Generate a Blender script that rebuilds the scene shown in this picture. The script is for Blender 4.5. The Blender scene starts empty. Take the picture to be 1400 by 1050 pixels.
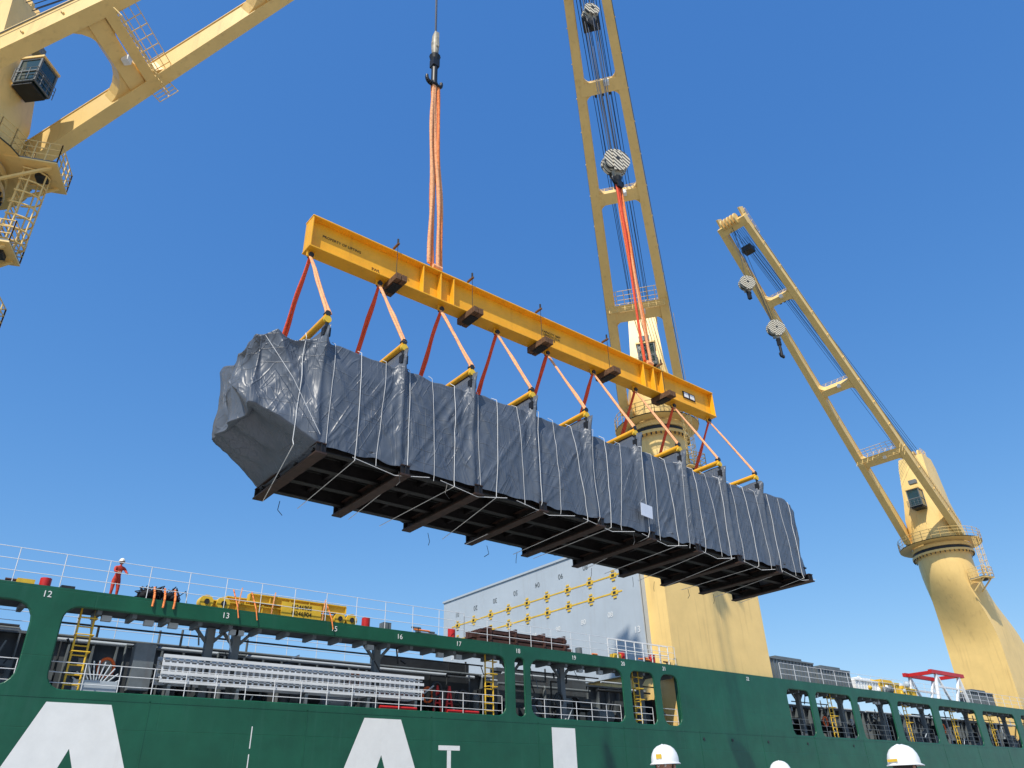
import bpy, bmesh, math, random
from mathutils import Matrix, Vector, noise
sc=bpy.context.scene
random.seed(7)
V=Vector
# ------------------------------------------------------------------ materials
def mat(name,col,rough=0.5,metal=0.0,var=0.12,vscale=1.5,streak=0.0,streak_col=(0.12,0.06,0.03),bump=0.0,bscale=8,spec=0.4,sheet=None):
    m=bpy.data.materials.new(name); m.use_nodes=True; nt=m.node_tree; N=nt.nodes; Lk=nt.links
    b=N['Principled BSDF']; b.inputs['Roughness'].default_value=rough; b.inputs['Metallic'].default_value=metal
    b.inputs['Specular IOR Level'].default_value=spec
    tc=N.new('ShaderNodeTexCoord')
    nz=N.new('ShaderNodeTexNoise'); nz.inputs['Scale'].default_value=vscale; nz.inputs['Detail'].default_value=6; nz.inputs['Roughness'].default_value=0.65
    Lk.new(tc.outputs['Object'],nz.inputs['Vector'])
    r=N.new('ShaderNodeValToRGB'); r.color_ramp.elements[0].position=0.3; r.color_ramp.elements[1].position=0.7
    c=V(col[:3])
    r.color_ramp.elements[0].color=(*(c*(1-var)),1); r.color_ramp.elements[1].color=(*[min(1,x*(1+var)) for x in c],1)
    Lk.new(nz.outputs['Fac'],r.inputs['Fac']); out=r.outputs['Color']
    if streak>0:
        mp=N.new('ShaderNodeMapping'); mp.inputs['Scale'].default_value=(3.5,3.5,0.25); Lk.new(tc.outputs['Object'],mp.inputs['Vector'])
        n2=N.new('ShaderNodeTexNoise'); n2.inputs['Scale'].default_value=1.0; n2.inputs['Detail'].default_value=5; Lk.new(mp.outputs[0],n2.inputs['Vector'])
        r2=N.new('ShaderNodeValToRGB'); r2.color_ramp.elements[0].position=0.56; r2.color_ramp.elements[1].position=0.8
        r2.color_ramp.elements[0].color=(0,0,0,1); r2.color_ramp.elements[1].color=(streak,streak,streak,1)
        Lk.new(n2.outputs['Fac'],r2.inputs['Fac'])
        mx=N.new('ShaderNodeMixRGB'); mx.inputs['Color2'].default_value=(*streak_col,1)
        Lk.new(r2.outputs['Color'],mx.inputs['Fac']); Lk.new(out,mx.inputs['Color1']); out=mx.outputs['Color']
    Lk.new(out,b.inputs['Base Color'])
    if bump>0:
        n3=N.new('ShaderNodeTexNoise'); n3.inputs['Scale'].default_value=bscale; n3.inputs['Detail'].default_value=4
        Lk.new(tc.outputs['Object'],n3.inputs['Vector'])
        bp=N.new('ShaderNodeBump'); bp.inputs['Strength'].default_value=bump; bp.inputs['Distance'].default_value=0.05
        Lk.new(n3.outputs['Fac'],bp.inputs['Height']); Lk.new(bp.outputs[0],b.inputs['Normal'])
    if sheet:   # welded plate seams, object XZ
        sx,sz,st=sheet
        sp=N.new('ShaderNodeSeparateXYZ'); Lk.new(tc.outputs['Object'],sp.inputs[0])
        cb=N.new('ShaderNodeCombineXYZ'); Lk.new(sp.outputs['X'],cb.inputs['X']); Lk.new(sp.outputs['Z'],cb.inputs['Y'])
        br=N.new('ShaderNodeTexBrick'); br.inputs['Scale'].default_value=1; br.inputs['Brick Width'].default_value=sx; br.inputs['Row Height'].default_value=sz
        br.inputs['Mortar Size'].default_value=0.02; br.inputs['Mortar Smooth'].default_value=0.6
        br.inputs['Color1'].default_value=(1,1,1,1); br.inputs['Color2'].default_value=(1,1,1,1); br.inputs['Mortar'].default_value=(0,0,0,1)
        Lk.new(cb.outputs[0],br.inputs['Vector'])
        nn=N.new('ShaderNodeTexNoise'); nn.inputs['Scale'].default_value=0.7; nn.inputs['Detail'].default_value=2; Lk.new(tc.outputs['Object'],nn.inputs['Vector'])
        ad=N.new('ShaderNodeMath'); ad.operation='MULTIPLY_ADD'; ad.inputs[1].default_value=1.2
        Lk.new(nn.outputs['Fac'],ad.inputs[0]); 
        s2=N.new('ShaderNodeMath'); s2.operation='MULTIPLY'; s2.inputs[1].default_value=0.25; Lk.new(br.outputs['Color'],s2.inputs[0]); Lk.new(s2.outputs[0],ad.inputs[2])
        bp=N.new('ShaderNodeBump'); bp.inputs['Strength'].default_value=st; bp.inputs['Distance'].default_value=0.06
        Lk.new(ad.outputs[0],bp.inputs['Height']); Lk.new(bp.outputs[0],b.inputs['Normal'])
    return m
YEL=mat('crane_yellow_paint',(0.80,0.55,0.20),0.42,var=0.07,vscale=0.6,streak=0.32,streak_col=(0.3,0.17,0.07),bump=0.05,bscale=2)
ORG=mat('beam_orange_paint',(0.85,0.41,0.02),0.4,var=0.10,vscale=1.2,streak=0.25,bump=0.1)
YELD=mat('safety_yellow',(0.72,0.46,0.04),0.5,var=0.15,streak=0.3)
GRN=mat('hull_green_paint',(0.010,0.088,0.048),0.38,var=0.22,vscale=0.5,streak=0.42,streak_col=(0.035,0.12,0.085),sheet=(6.0,2.3,0.35))
WHT=mat('white_paint',(0.78,0.78,0.76),0.5,var=0.05,streak=0.12,streak_col=(0.35,0.3,0.25))
GRY=mat('deck_grey_paint',(0.13,0.15,0.16),0.55,var=0.2,streak=0.3,streak_col=(0.1,0.06,0.04))
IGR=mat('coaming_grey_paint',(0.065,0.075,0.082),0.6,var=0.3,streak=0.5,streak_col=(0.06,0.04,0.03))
LGY=mat('hatch_light_grey',(0.43,0.48,0.52),0.5,var=0.06,vscale=0.4,streak=0.2,streak_col=(0.3,0.28,0.26))
DRK=mat('dark_machinery',(0.022,0.025,0.028),0.5,var=0.3)
BLK=mat('black_rubber',(0.012,0.012,0.013),0.45,var=0.2)
ROPE=mat('steel_rope',(0.02,0.035,0.065),0.5,metal=0.1)
WROPE=mat('white_rope',(0.66,0.66,0.65),0.8)
SLO=mat('orange_sling',(0.82,0.24,0.07),0.85,var=0.25,vscale=9,bump=0.6,bscale=14)
SLP=mat('faded_sling',(0.86,0.38,0.18),0.85,var=0.25,vscale=9,bump=0.6,bscale=14)
SLR=mat('red_sling',(0.74,0.085,0.03),0.8,var=0.2,vscale=9,bump=0.5,bscale=14)
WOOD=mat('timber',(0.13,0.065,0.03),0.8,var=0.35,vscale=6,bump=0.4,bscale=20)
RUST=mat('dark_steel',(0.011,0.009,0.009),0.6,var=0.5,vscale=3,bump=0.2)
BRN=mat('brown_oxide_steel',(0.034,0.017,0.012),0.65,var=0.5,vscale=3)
OXI=mat('dunnage_brown',(0.07,0.03,0.022),0.7,var=0.4,vscale=3)
ALU=mat('aluminium',(0.66,0.68,0.70),0.5,var=0.08)
RED=mat('red_paint',(0.50,0.02,0.02),0.45)
LORG=mat('lifebuoy_orange',(0.7,0.12,0.02),0.5)
COV=mat('orange_red_coverall',(0.50,0.05,0.03),0.85,var=0.2,vscale=10,bump=0.4)
NVY=mat('work_clothes',(0.10,0.13,0.20),0.85,var=0.2,vscale=10,bump=0.4)
SKIN=mat('skin',(0.42,0.22,0.14),0.5,var=0.08,vscale=20)
HAIR=mat('hair',(0.02,0.015,0.012),0.6)
HELM=mat('white_helmet',(0.80,0.80,0.78),0.25,var=0.02)
GLASS=mat('dark_glass',(0.02,0.045,0.045),0.08,var=0.1,spec=0.8)
CONC=mat('quay_concrete',(0.36,0.34,0.31),0.9,var=0.2,vscale=0.6,bump=0.3)
WATER=mat('harbour_water',(0.02,0.06,0.07),0.1,bump=0.6,bscale=0.8)
NET=mat('black_net',(0.015,0.015,0.018),0.9,var=0.4)
PAPER=mat('label_paper',(0.55,0.60,0.70),0.7)
def stripe_mat():
    m=mat('striped_block',(0.6,0.58,0.5),0.5); nt=m.node_tree; N=nt.nodes; b=N['Principled BSDF']
    tc=N.new('ShaderNodeTexCoord'); mp=N.new('ShaderNodeMapping'); mp.inputs['Rotation'].default_value=(0,0.7,0); nt.links.new(tc.outputs['Object'],mp.inputs[0])
    w=N.new('ShaderNodeTexWave'); w.inputs['Scale'].default_value=1.7; w.bands_direction='X'; nt.links.new(mp.outputs[0],w.inputs['Vector'])
    r=N.new('ShaderNodeValToRGB'); r.color_ramp.interpolation='CONSTANT'; r.color_ramp.elements[1].position=.47
    r.color_ramp.elements[0].color=(.06,.055,.045,1); r.color_ramp.elements[1].color=(.60,.55,.44,1)
    nt.links.new(w.outputs['Fac'],r.inputs['Fac']); nt.links.new(r.outputs['Color'],b.inputs['Base Color']); return m
STR=stripe_mat()
HKG=mat('hook_grey_beige',(0.32,0.29,0.22),0.5,var=0.4,vscale=4)

def tarp_mat():
    m=mat('tarpaulin',(0.086,0.102,0.130),0.43,var=0.12,vscale=1.0,spec=0.5)
    nt=m.node_tree; N=nt.nodes; Lk=nt.links; b=N['Principled BSDF']
    tc=N.new('ShaderNodeTexCoord')
    outs=[]
    for rot,sc_ in (((0,0.45,0),(5,5,.35)),((0,-0.5,0),(5,5,.35)),((0,1.35,0),(3,3,.4)),((0,0.1,0),(7,7,.4))):
        m1=N.new('ShaderNodeMapping'); m1.inputs['Rotation'].default_value=rot; Lk.new(tc.outputs['Object'],m1.inputs[0])
        m2=N.new('ShaderNodeMapping'); m2.inputs['Scale'].default_value=sc_; Lk.new(m1.outputs[0],m2.inputs[0])
        k=N.new('ShaderNodeTexNoise'); k.inputs['Scale'].default_value=.7; k.inputs['Detail'].default_value=1.2; Lk.new(m2.outputs[0],k.inputs['Vector'])
        s=N.new('ShaderNodeMath'); s.operation='SUBTRACT'; s.inputs[1].default_value=.5; Lk.new(k.outputs['Fac'],s.inputs[0])
        a=N.new('ShaderNodeMath'); a.operation='ABSOLUTE'; Lk.new(s.outputs[0],a.inputs[0])
        p=N.new('ShaderNodeMapRange'); p.inputs['From Max'].default_value=.055; p.inputs['To Min'].default_value=1; p.inputs['To Max'].default_value=0; Lk.new(a.outputs[0],p.inputs['Value'])
        g=N.new('ShaderNodeTexNoise'); g.inputs['Scale'].default_value=.9; g.inputs['Detail'].default_value=1; Lk.new(m1.outputs[0],g.inputs['Vector'])
        gr=N.new('ShaderNodeMapRange'); gr.inputs['From Min'].default_value=.43; gr.inputs['From Max'].default_value=.6; Lk.new(g.outputs['Fac'],gr.inputs['Value'])
        mu=N.new('ShaderNodeMath'); mu.operation='MULTIPLY'; Lk.new(p.outputs[0],mu.inputs[0]); Lk.new(gr.outputs[0],mu.inputs[1]); outs.append(mu.outputs[0])
    sp=N.new('ShaderNodeSeparateXYZ'); Lk.new(tc.outputs['Object'],sp.inputs[0])
    cb=N.new('ShaderNodeCombineXYZ'); Lk.new(sp.outputs['X'],cb.inputs['X']); Lk.new(sp.outputs['Z'],cb.inputs['Y'])
    br=N.new('ShaderNodeTexBrick'); br.offset=0; br.inputs['Scale'].default_value=1; br.inputs['Brick Width'].default_value=1.9; br.inputs['Row Height'].default_value=.42
    br.inputs['Mortar Size'].default_value=0.014; br.inputs['Mortar Smooth'].default_value=1
    br.inputs['Color1'].default_value=(0,0,0,1); br.inputs['Color2'].default_value=(0,0,0,1); br.inputs['Mortar'].default_value=(1,1,1,1)
    Lk.new(cb.outputs[0],br.inputs['Vector'])
    g=N.new('ShaderNodeTexNoise'); g.inputs['Scale'].default_value=.55; Lk.new(tc.outputs['Object'],g.inputs['Vector'])
    gr=N.new('ShaderNodeMapRange'); gr.inputs['From Min'].default_value=.5; gr.inputs['From Max'].default_value=.6; Lk.new(g.outputs['Fac'],gr.inputs['Value'])
    mu=N.new('ShaderNodeMath'); mu.operation='MULTIPLY'; Lk.new(br.outputs['Color'],mu.inputs[0]); Lk.new(gr.outputs[0],mu.inputs[1]); outs.append(mu.outputs[0])
    n=N.new('ShaderNodeTexNoise'); n.inputs['Scale'].default_value=2.0; n.inputs['Detail'].default_value=1.5; Lk.new(tc.outputs['Object'],n.inputs['Vector'])
    nm=N.new('ShaderNodeMath'); nm.operation='MULTIPLY'; nm.inputs[1].default_value=.5; Lk.new(n.outputs['Fac'],nm.inputs[0])
    cur=nm.outputs[0]
    for o_,wt in zip(outs,(.34,.34,.2,.25,.4)):
        a=N.new('ShaderNodeMath'); a.operation='MULTIPLY_ADD'; a.inputs[1].default_value=wt; Lk.new(o_,a.inputs[0]); Lk.new(cur,a.inputs[2]); cur=a.outputs[0]
    bp=N.new('ShaderNodeBump'); bp.inputs['Strength'].default_value=0.7; bp.inputs['Distance'].default_value=0.055
    Lk.new(cur,bp.inputs['Height']); Lk.new(bp.outputs[0],b.inputs['Normal'])
    return m
TARP=tarp_mat()
# ------------------------------------------------------------------ builder
class B:
    def __init__(s,name): s.name=name; s.v=[]; s.f=[]; s.mi=[]; s.sm=[]; s.mats=[]
    def mid(s,m):
        if m not in s.mats: s.mats.append(m)
        return s.mats.index(m)
    def add(s,vs,fs,m,smooth=False):
        o=len(s.v); s.v+=[tuple(v) for v in vs]; k=s.mid(m)
        for f in fs: s.f.append(tuple(i+o for i in f)); s.mi.append(k); s.sm.append(smooth)
    def box(s,c,d,m,M=None):
        c=V(c); x,y,z=[a/2 for a in d]
        vs=[V(p) for p in [(-x,-y,-z),(x,-y,-z),(x,y,-z),(-x,y,-z),(-x,-y,z),(x,-y,z),(x,y,z),(-x,y,z)]]
        if M: vs=[M@v for v in vs]
        s.add([c+v for v in vs],[(3,2,1,0),(4,5,6,7),(0,1,5,4),(1,2,6,5),(2,3,7,6),(3,0,4,7)],m)
    def bar(s,p0,p1,w,h,m,up=(0,0,1),w1=None,h1=None):
        p0=V(p0);p1=V(p1); d=(p1-p0).normalized(); up=V(up)
        if abs(d.dot(up))>0.98: up=V((1,0,0))
        r=d.cross(up).normalized(); u=r.cross(d)
        w1=w if w1 is None else w1; h1=h if h1 is None else h1
        vs=[]
        for p,a,b in ((p0,w,h),(p1,w1,h1)):
            for i,j in ((-1,-1),(1,-1),(1,1),(-1,1)): vs.append(p+r*(i*a/2)+u*(j*b/2))
        s.add(vs,[(0,1,2,3),(7,6,5,4),(0,4,5,1),(1,5,6,2),(2,6,7,3),(3,7,4,0)],m)
    def tube(s,p0,p1,r,m,n=6,r1=None,cap=True):
        p0=V(p0);p1=V(p1); d=(p1-p0)
        if d.length<1e-6: return
        d.normalize(); up=V((0,0,1)) if abs(d.z)<0.95 else V((1,0,0))
        a=d.cross(up).normalized(); b=a.cross(d); r1=r if r1 is None else r1
        vs=[p0+(a*math.cos(t)+b*math.sin(t))*r for t in [2*math.pi*i/n for i in range(n)]]
        vs+=[p1+(a*math.cos(t)+b*math.sin(t))*r1 for t in [2*math.pi*i/n for i in range(n)]]
        s.add(vs,[(i,(i+1)%n,n+(i+1)%n,n+i) for i in range(n)],m,n>4)
        if cap: s.add(vs,[tuple(range(n))[::-1],tuple(range(n,2*n))],m)
    def path(s,pts,r,m,n=5):
        for a,b in zip(pts,pts[1:]): s.tube(a,b,r,m,n)
    def loft(s,secs,m,cap=True,smooth=False):
        n=len(secs[0]); vs=[p for q in secs for p in q]
        fs=[(k*n+i,k*n+(i+1)%n,(k+1)*n+(i+1)%n,(k+1)*n+i) for k in range(len(secs)-1) for i in range(n)]
        s.add(vs,fs,m,smooth)
        if cap: s.add(vs,[tuple(range(n))[::-1],tuple(range((len(secs)-1)*n,len(secs)*n))],m)
    def sphere(s,c,r,m,nu=10,nv=6,sc=(1,1,1)):
        c=V(c); vs=[]; fs=[]
        for j in range(nv+1):
            ph=math.pi*j/nv
            for i in range(nu):
                t=2*math.pi*i/nu; vs.append(c+V((math.sin(ph)*math.cos(t)*r*sc[0],math.sin(ph)*math.sin(t)*r*sc[1],math.cos(ph)*r*sc[2])))
        for j in range(nv):
            for i in range(nu): fs.append((j*nu+i,j*nu+(i+1)%nu,(j+1)*nu+(i+1)%nu,(j+1)*nu+i))
        s.add(vs,fs,m,True)
    def rail(s,p0,p1,h,sp,m,r=0.02,nr=3,up=V((0,0,1))):
        p0=V(p0);p1=V(p1); L=(p1-p0).length; n=max(1,int(round(L/sp)))
        for i in range(n+1):
            p=p0.lerp(p1,i/n); s.tube(p,p+up*h,r*1.2,m,5)
        for k in range(1,nr+1): s.tube(p0+up*(h*k/nr),p1+up*(h*k/nr),r,m,5)
    def ladder(s,p0,p1,w,side,m,r=0.03,st=0.3):
        p0=V(p0);p1=V(p1); sd=V(side).normalized()*w/2
        s.tube(p0-sd,p1-sd,r,m); s.tube(p0+sd,p1+sd,r,m)
        n=int((p1-p0).length/st)
        for i in range(1,n):
            p=p0.lerp(p1,i/n); s.tube(p-sd,p+sd,r*0.7,m,5)
    def make(s,parent=None,bevel=0):
        me=bpy.data.meshes.new(s.name); me.from_pydata(s.v,[],s.f)
        for m in s.mats: me.materials.append(m)
        me.polygons.foreach_set('material_index',s.mi); me.polygons.foreach_set('use_smooth',s.sm); me.update()
        bm=bmesh.new(); bm.from_mesh(me); bmesh.ops.recalc_face_normals(bm,faces=bm.faces); bm.to_mesh(me); bm.free()
        o=bpy.data.objects.new(s.name,me); sc.collection.objects.link(o)
        if parent: o.parent=parent
        if bevel:
            md=o.modifiers.new('bevel','BEVEL'); md.width=bevel; md.segments=2; md.limit_method='ANGLE'; md.angle_limit=math.radians(50)
        return o
def empty(name,loc=(0,0,0)):
    e=bpy.data.objects.new(name,None); e.location=loc; sc.collection.objects.link(e); return e
def text(s,size,M,m,parent,name='lettering'):
    c=bpy.data.curves.new(name,'FONT'); c.body=s; c.size=size; c.align_x='CENTER'; c.align_y='CENTER'; c.extrude=0.004
    o=bpy.data.objects.new(name,c); sc.collection.objects.link(o); bpy.context.view_layer.update()
    me=bpy.data.meshes.new_from_object(o); bpy.data.objects.remove(o)
    me.materials.clear(); me.materials.append(m)
    o=bpy.data.objects.new(name,me); sc.collection.objects.link(o); o.matrix_world=M; o.parent=parent
    return o
FRONT=Matrix.Rotation(math.radians(90),4,'X')          # text readable from -Y
def curve_plate(name,outer,holes,y,th,m,parent):
    c=bpy.data.curves.new(name,'CURVE'); c.dimensions='2D'; c.fill_mode='BOTH'; c.extrude=th/2
    for poly in [outer]+holes:
        sp=c.splines.new('POLY'); sp.points.add(len(poly)-1)
        for p,q in zip(sp.points,poly): p.co=(q[0],q[1],0,1)
        sp.use_cyclic_u=True
    o=bpy.data.objects.new(name,c); sc.collection.objects.link(o); bpy.context.view_layer.update()
    me=bpy.data.meshes.new_from_object(o); bpy.data.objects.remove(o)
    me.transform(Matrix.Translation((0,y+th/2,0))@FRONT)
    me.materials.clear(); me.materials.append(m)
    o=bpy.data.objects.new(name,me); sc.collection.objects.link(o); o.parent=parent
    return o
def rrect(x0,x1,z0,z1,r,n=5):
    pts=[]
    for cx,cz,a in ((x1-r,z1-r,0),(x0+r,z1-r,90),(x0+r,z0+r,180),(x1-r,z0+r,270)):
        for i in range(n+1):
            t=math.radians(a+90*i/n); pts.append((cx+r*math.cos(t),cz+r*math.sin(t)))
    return pts
# ------------------------------------------------------------------ setting
b=B('quay_ground'); b.box((0,-484.5,-1.3),(4000,1031,3.16),CONC); b.make()
b=B('harbour_water'); b.add([(-4000,30,-1.5),(4000,30,-1.5),(4000,6000,-1.5),(-4000,6000,-1.5)],[(0,1,2,3)],WATER); b.make()
# ------------------------------------------------------------------ ship
HY=32.0; DT=9.3
ship=empty('cargo_ship')
holes=[(-8,4.1,0.7),(5.0,25.6,0.55),(26.15,26.85,0.3),(27.2,34.2,0.6),(34.8,36.9,0.45),(37.4,39.1,0.6),
       (50.6,53.5,0.5),(54.2,59.2,0.5),(60.0,65.2,0.5),(66.2,72.2,0.5),(73.4,80.8,0.5),(82.2,89.5,0.5),(91,99,0.5),(101,108,.5)]
curve_plate('hull_side',[(-60,-3),(130,-3),(130,DT),(-60,DT)],[rrect(a,c,5.8 if a<45 else 5.65,8.72,r) for a,c,r in holes],HY,0.14,GRN,ship)
def plate(name,polys,m,y=HY-0.006):
    bb=B(name)
    for p in polys:
        bb.add([(q[0],y,q[1]) for q in p],[tuple(range(len(p)))],m)
    return bb.make(ship)
def letterA(x0,x1,zt,zb,sl):
    h=zt-zb; a=x0-sl*h; d=x1+sl*h; mid=(x0+x1)/2; zi=zt-1.45
    return [[(x0,zt),(mid,zt),(mid,zi),(mid-sl*0.9*(zi-zb),zb),(a,zb)],
            [(mid,zt),(x1,zt),(d,zb),(mid+sl*0.9*(zi-zb),zb),(mid,zi)]]
plate('hull_letters',letterA(5.2,7.3,5.42,1.0,0.42)+letterA(17.6,19.45,5.42,1.0,0.42)+[[(28.5,5.42),(30.15,5.42),(30.15,2.2),(33,2.2),(33,1),(28.5,1)]]+
      [[(21.5,4.42),(22.7,4.42),(22.7,4.22),(21.5,4.22)],[(21.98,4.215),(22.2,4.215),(22.2,2.5),(21.98,2.5)]]+
      [[(12.6,z),(12.64,z),(12.64,z-.8),(12.6,z-.8)] for z in (4.9,3.9)],WHT)
b=B('hull_seams')
for x in (-4,2.3,8.6,14.9,21.1,27.6,33.9,40.5,46.8,53,59.6,66,72.5,79,85.5): b.box((x,HY-.004,2.7),(.045,.014,5.9),GRN)
b.box((35,HY-.004,5.58),(189,.014,.04),GRN); b.box((35,HY-.004,3.2),(189,.014,.04),GRN)
for x in (40.8,43.6,47.4,52,58): b.tube((x,HY-.03,5.2),(x,HY+.02,5.2),.09,DRK,10)
for a,c,r in holes:
    z0,z1=(5.8 if a<45 else 5.65),8.72
    P_=rrect(a,c,z0,z1,r); P_=[(x,HY+.07,z) for x,z in P_]
    for p,q in zip(P_,P_[1:]+P_[:1]): b.tube(p,q,.055,GRN,6)
b.make(ship)
for s_,px in (('12',4.35),('13',10.9),('15',15.8),('16',19.2),('17',22.6),('18',26.4),('19',30.4),('20',34.3),('21',37.9),('22',46.3)):
    text(s_,0.32,Matrix.Translation((px,HY-0.01,9.0))@FRONT,WHT,ship,'frame_number')
b=B('side_deck')
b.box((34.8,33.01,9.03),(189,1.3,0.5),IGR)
b.box((34.8,32.22,DT-0.04),(189,0.15,0.072),GRN)
x=-20.0
while x<120:
    if not 39<x<50: 
        b.box((x,32.75,8.66),(0.16,1.1,0.24),GRY)
    x+=1.25
for x in (-6,-2,10.8,11.9,18.7,26.9,30.5,36.9,53.9,59.6,65.7,72.8,81.5,90):
    b.box((x,33.25,7.2),(0.32,0.3,3.0),GRY); b.bar((x,33.25,8.0),(x+.7,33.25,8.75),.1,.12,GRY); b.bar((x,33.25,8.0),(x-.7,33.25,8.75),.1,.12,GRY)
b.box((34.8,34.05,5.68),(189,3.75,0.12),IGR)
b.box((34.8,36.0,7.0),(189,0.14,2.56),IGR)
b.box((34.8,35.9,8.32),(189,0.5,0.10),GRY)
x=-20
while x<120:
    b.box((x,35.8,7.0),(0.06,0.3,2.5),GRY)
    x+=0.9
b.make(ship)
b=B('hull_body'); b.box((35,45.6,2.0),(190,18.9,7.2),GRY); b.box((35,58,2.9),(190,0.3,12.4),GRN)
b.box((44.8,32.35,7.4),(10.9,0.4,3.7),GRN)
b.make(ship)
b=B('hatch_cover')
for x in range(-10,110,12):
    if x in(38,): continue
    b.box((x+6,46.5,8.0),(11.6,20,0.5),GRY)
b.make(ship)
b=B('deck_railing')
b.rail((-6,32.1,DT),(23.0,32.1,DT),1.25,1.5,ALU,0.014)
b.rail((23.0,32.1,DT),(39.2,32.1,DT),1.1,1.5,ALU,0.014)
b.rail((50.5,32.1,DT),(110,32.1,DT),1.1,1.8,ALU,0.016)
b.rail((-6,35.9,8.4),(23.0,35.9,8.4),1.1,1.5,ALU,0.014)
for a,c,r in holes:
    if c-a>1.5: b.rail((a+.05,32.35,5.75),(c-.05,32.35,5.75),1.05,1.2,ALU if a<45 else GRY,0.016,3)
b.make(ship)
b=B('deck_machinery')
def ran(a,c): return random.uniform(a,c)
for a,c,r in holes:
    x=a+0.3
    while x<c-0.3:
        k=random.random(); y=ran(33.6,35.2); w=ran(0.25,0.9); m=random.choice([DRK,IGR,GRY,DRK,GRY,BLK,BLK,LGY])
        if 5<x<8.8 : m=random.choice([DRK,GRY])
        if k<0.35: 
            h=ran(0.5,1.9); b.box((x,y,5.74+h/2),(w,ran(.3,.8),h),m); b.box((x,y-.42,5.74+h*.7),(w*.5,.04,h*.2),DRK)
        elif k<0.6:
            h=ran(0.6,2.2); b.tube((x,y,5.74),(x,y,5.74+h),w*.3,m,10); b.sphere((x,y,5.74+h),w*.38,m,8,5)
        elif k<0.8:
            z=5.9+ran(.2,.9); b.tube((x,y,z),(x+w*1.6,y,z),ran(.15,.4),m,12); b.tube((x-.05,y,z),(x+.05,y,z),.5,m,12)
        else:
            b.path([(x,y,5.8),(x,y,8.0),(x+1.2,y,8.0),(x+1.2,y,8.7)],0.05,m,6)
        x+=ran(.3,.75)
    for q in range(3):
        z=ran(7.8,8.5); b.tube((a,34+q*.4,z),(c,34+q*.4,z),0.04+.02*q,random.choice([GRY,DRK,LGY]),6)
    for q in range(int((c-a)*2)):
        x=ran(a+.2,c-.2); y=ran(32.6,33.4); z=ran(6,8.2); b.tube((x,y,z),(x+ran(-.4,.4),y+ran(-.1,.3),z+ran(-.9,.9)),ran(.015,.05),random.choice([DRK,LGY,GRY,DRK]),5)
    if c-a>4:
        for q in range(int((c-a)/2.5)):
            x=ran(a+.8,c-.8); zz=ran(6.6,7.2); cc=[(x+.28*math.cos(t),33.1,zz+.34*math.sin(t)) for t in [2*math.pi*i/12 for i in range(13)]]; b.path(cc,.06,random.choice([BLK,LORG,DRK,DRK,DRK]),6)
            x=ran(a+.8,c-.8); b.box((x,32.6,8.5),(.35,.2,.2),LGY)
b.box((22.6,35.4,7.6),(5.6,.8,2.2),DRK); b.box((30.7,35.3,7.4),(6.8,.6,2.6),IGR)
b.box((8.25,32.9,6.9),(0.75,0.5,1.7),GRY)
for i in range(11):
    t=math.radians(25+13*i); b.tube((6.75,32.7,5.9),(6.75+.9*math.cos(t),32.7,5.9+1.1*math.sin(t)),0.03,LGY,5)
b.box((6.75,32.72,6.05),(1.5,.1,.5),LGY)
b.make(ship)
b=B('deck_gear')
x=1.0
while x<39:
    if not (5.5<x<17.2 or 23.5<x<31):
        k=random.random(); y=ran(32.4,33.3)
        if k<.3: b.tube((x,y,DT),(x,y,DT+.55),.2,random.choice([DRK,GRY,RED]),10)
        elif k<.6: b.box((x,y,DT+.18),(ran(.3,.8),.4,.36),random.choice([GRY,WOOD,YELD,DRK]))
        else:
            for i in range(4): b.tube((x+ran(-.3,.3),y,DT+.06+.09*i),(x+ran(.4,1.0),y,DT+.06+.09*i),.05,random.choice([OXI,GRY,SLO]),6)
    x+=ran(.6,1.6)
b.make(ship)
b=B('stored_gangway')
for yy in (32.45,33.2):
    for z in (6.42,6.72,7.04,7.34): b.box((14.9,yy,z),(12,.06,.12),ALU)
    x=8.95
    while x<20.9: b.box((x,yy+.045,6.88),(.07,.03,.92),ALU); x+=.26
b.box((14.9,32.8,6.6),(11.9,.64,.03),ALU); b.box((14.9,32.8,7.2),(11.9,.64,.03),ALU)
for x in (9.3,12,15,18,20.5): b.box((x,32.8,6.05),(.12,.7,.6),GRY)
b.make(ship)
b=B('deck_ladder')
for x,yy in ((5.95,32.6),(24.9,32.55),(35.9,32.6),(57,32.6),(68.5,32.6),(77,32.6),(85,32.6)):
    b.ladder((x,yy,5.75),(x,yy,8.8),0.5,(1,0,0),YELD,0.04,0.32)
    for z in (7.2,7.8,8.4): b.path([(x-.3,yy,z),(x-.3,yy-.3,z),(x+.3,yy-.3,z),(x+.3,yy,z)],.025,YELD)
b.make(ship)
b=B('red_fittings')
for x in (18.6,19.6,22.3,23.2): b.tube((x,32.5,5.95),(x+.95,32.5,5.95),.09,RED,8)
for x in (22.2,22.9):
    for dx in (-.25,.25): b.tube((x+dx,33.2,5.8),(x,33.2,7.2),.06,RED,6)
    b.tube((x-.15,33.2,6.4),(x+.15,33.2,6.4),.05,RED,6)
b.make(ship)
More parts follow.
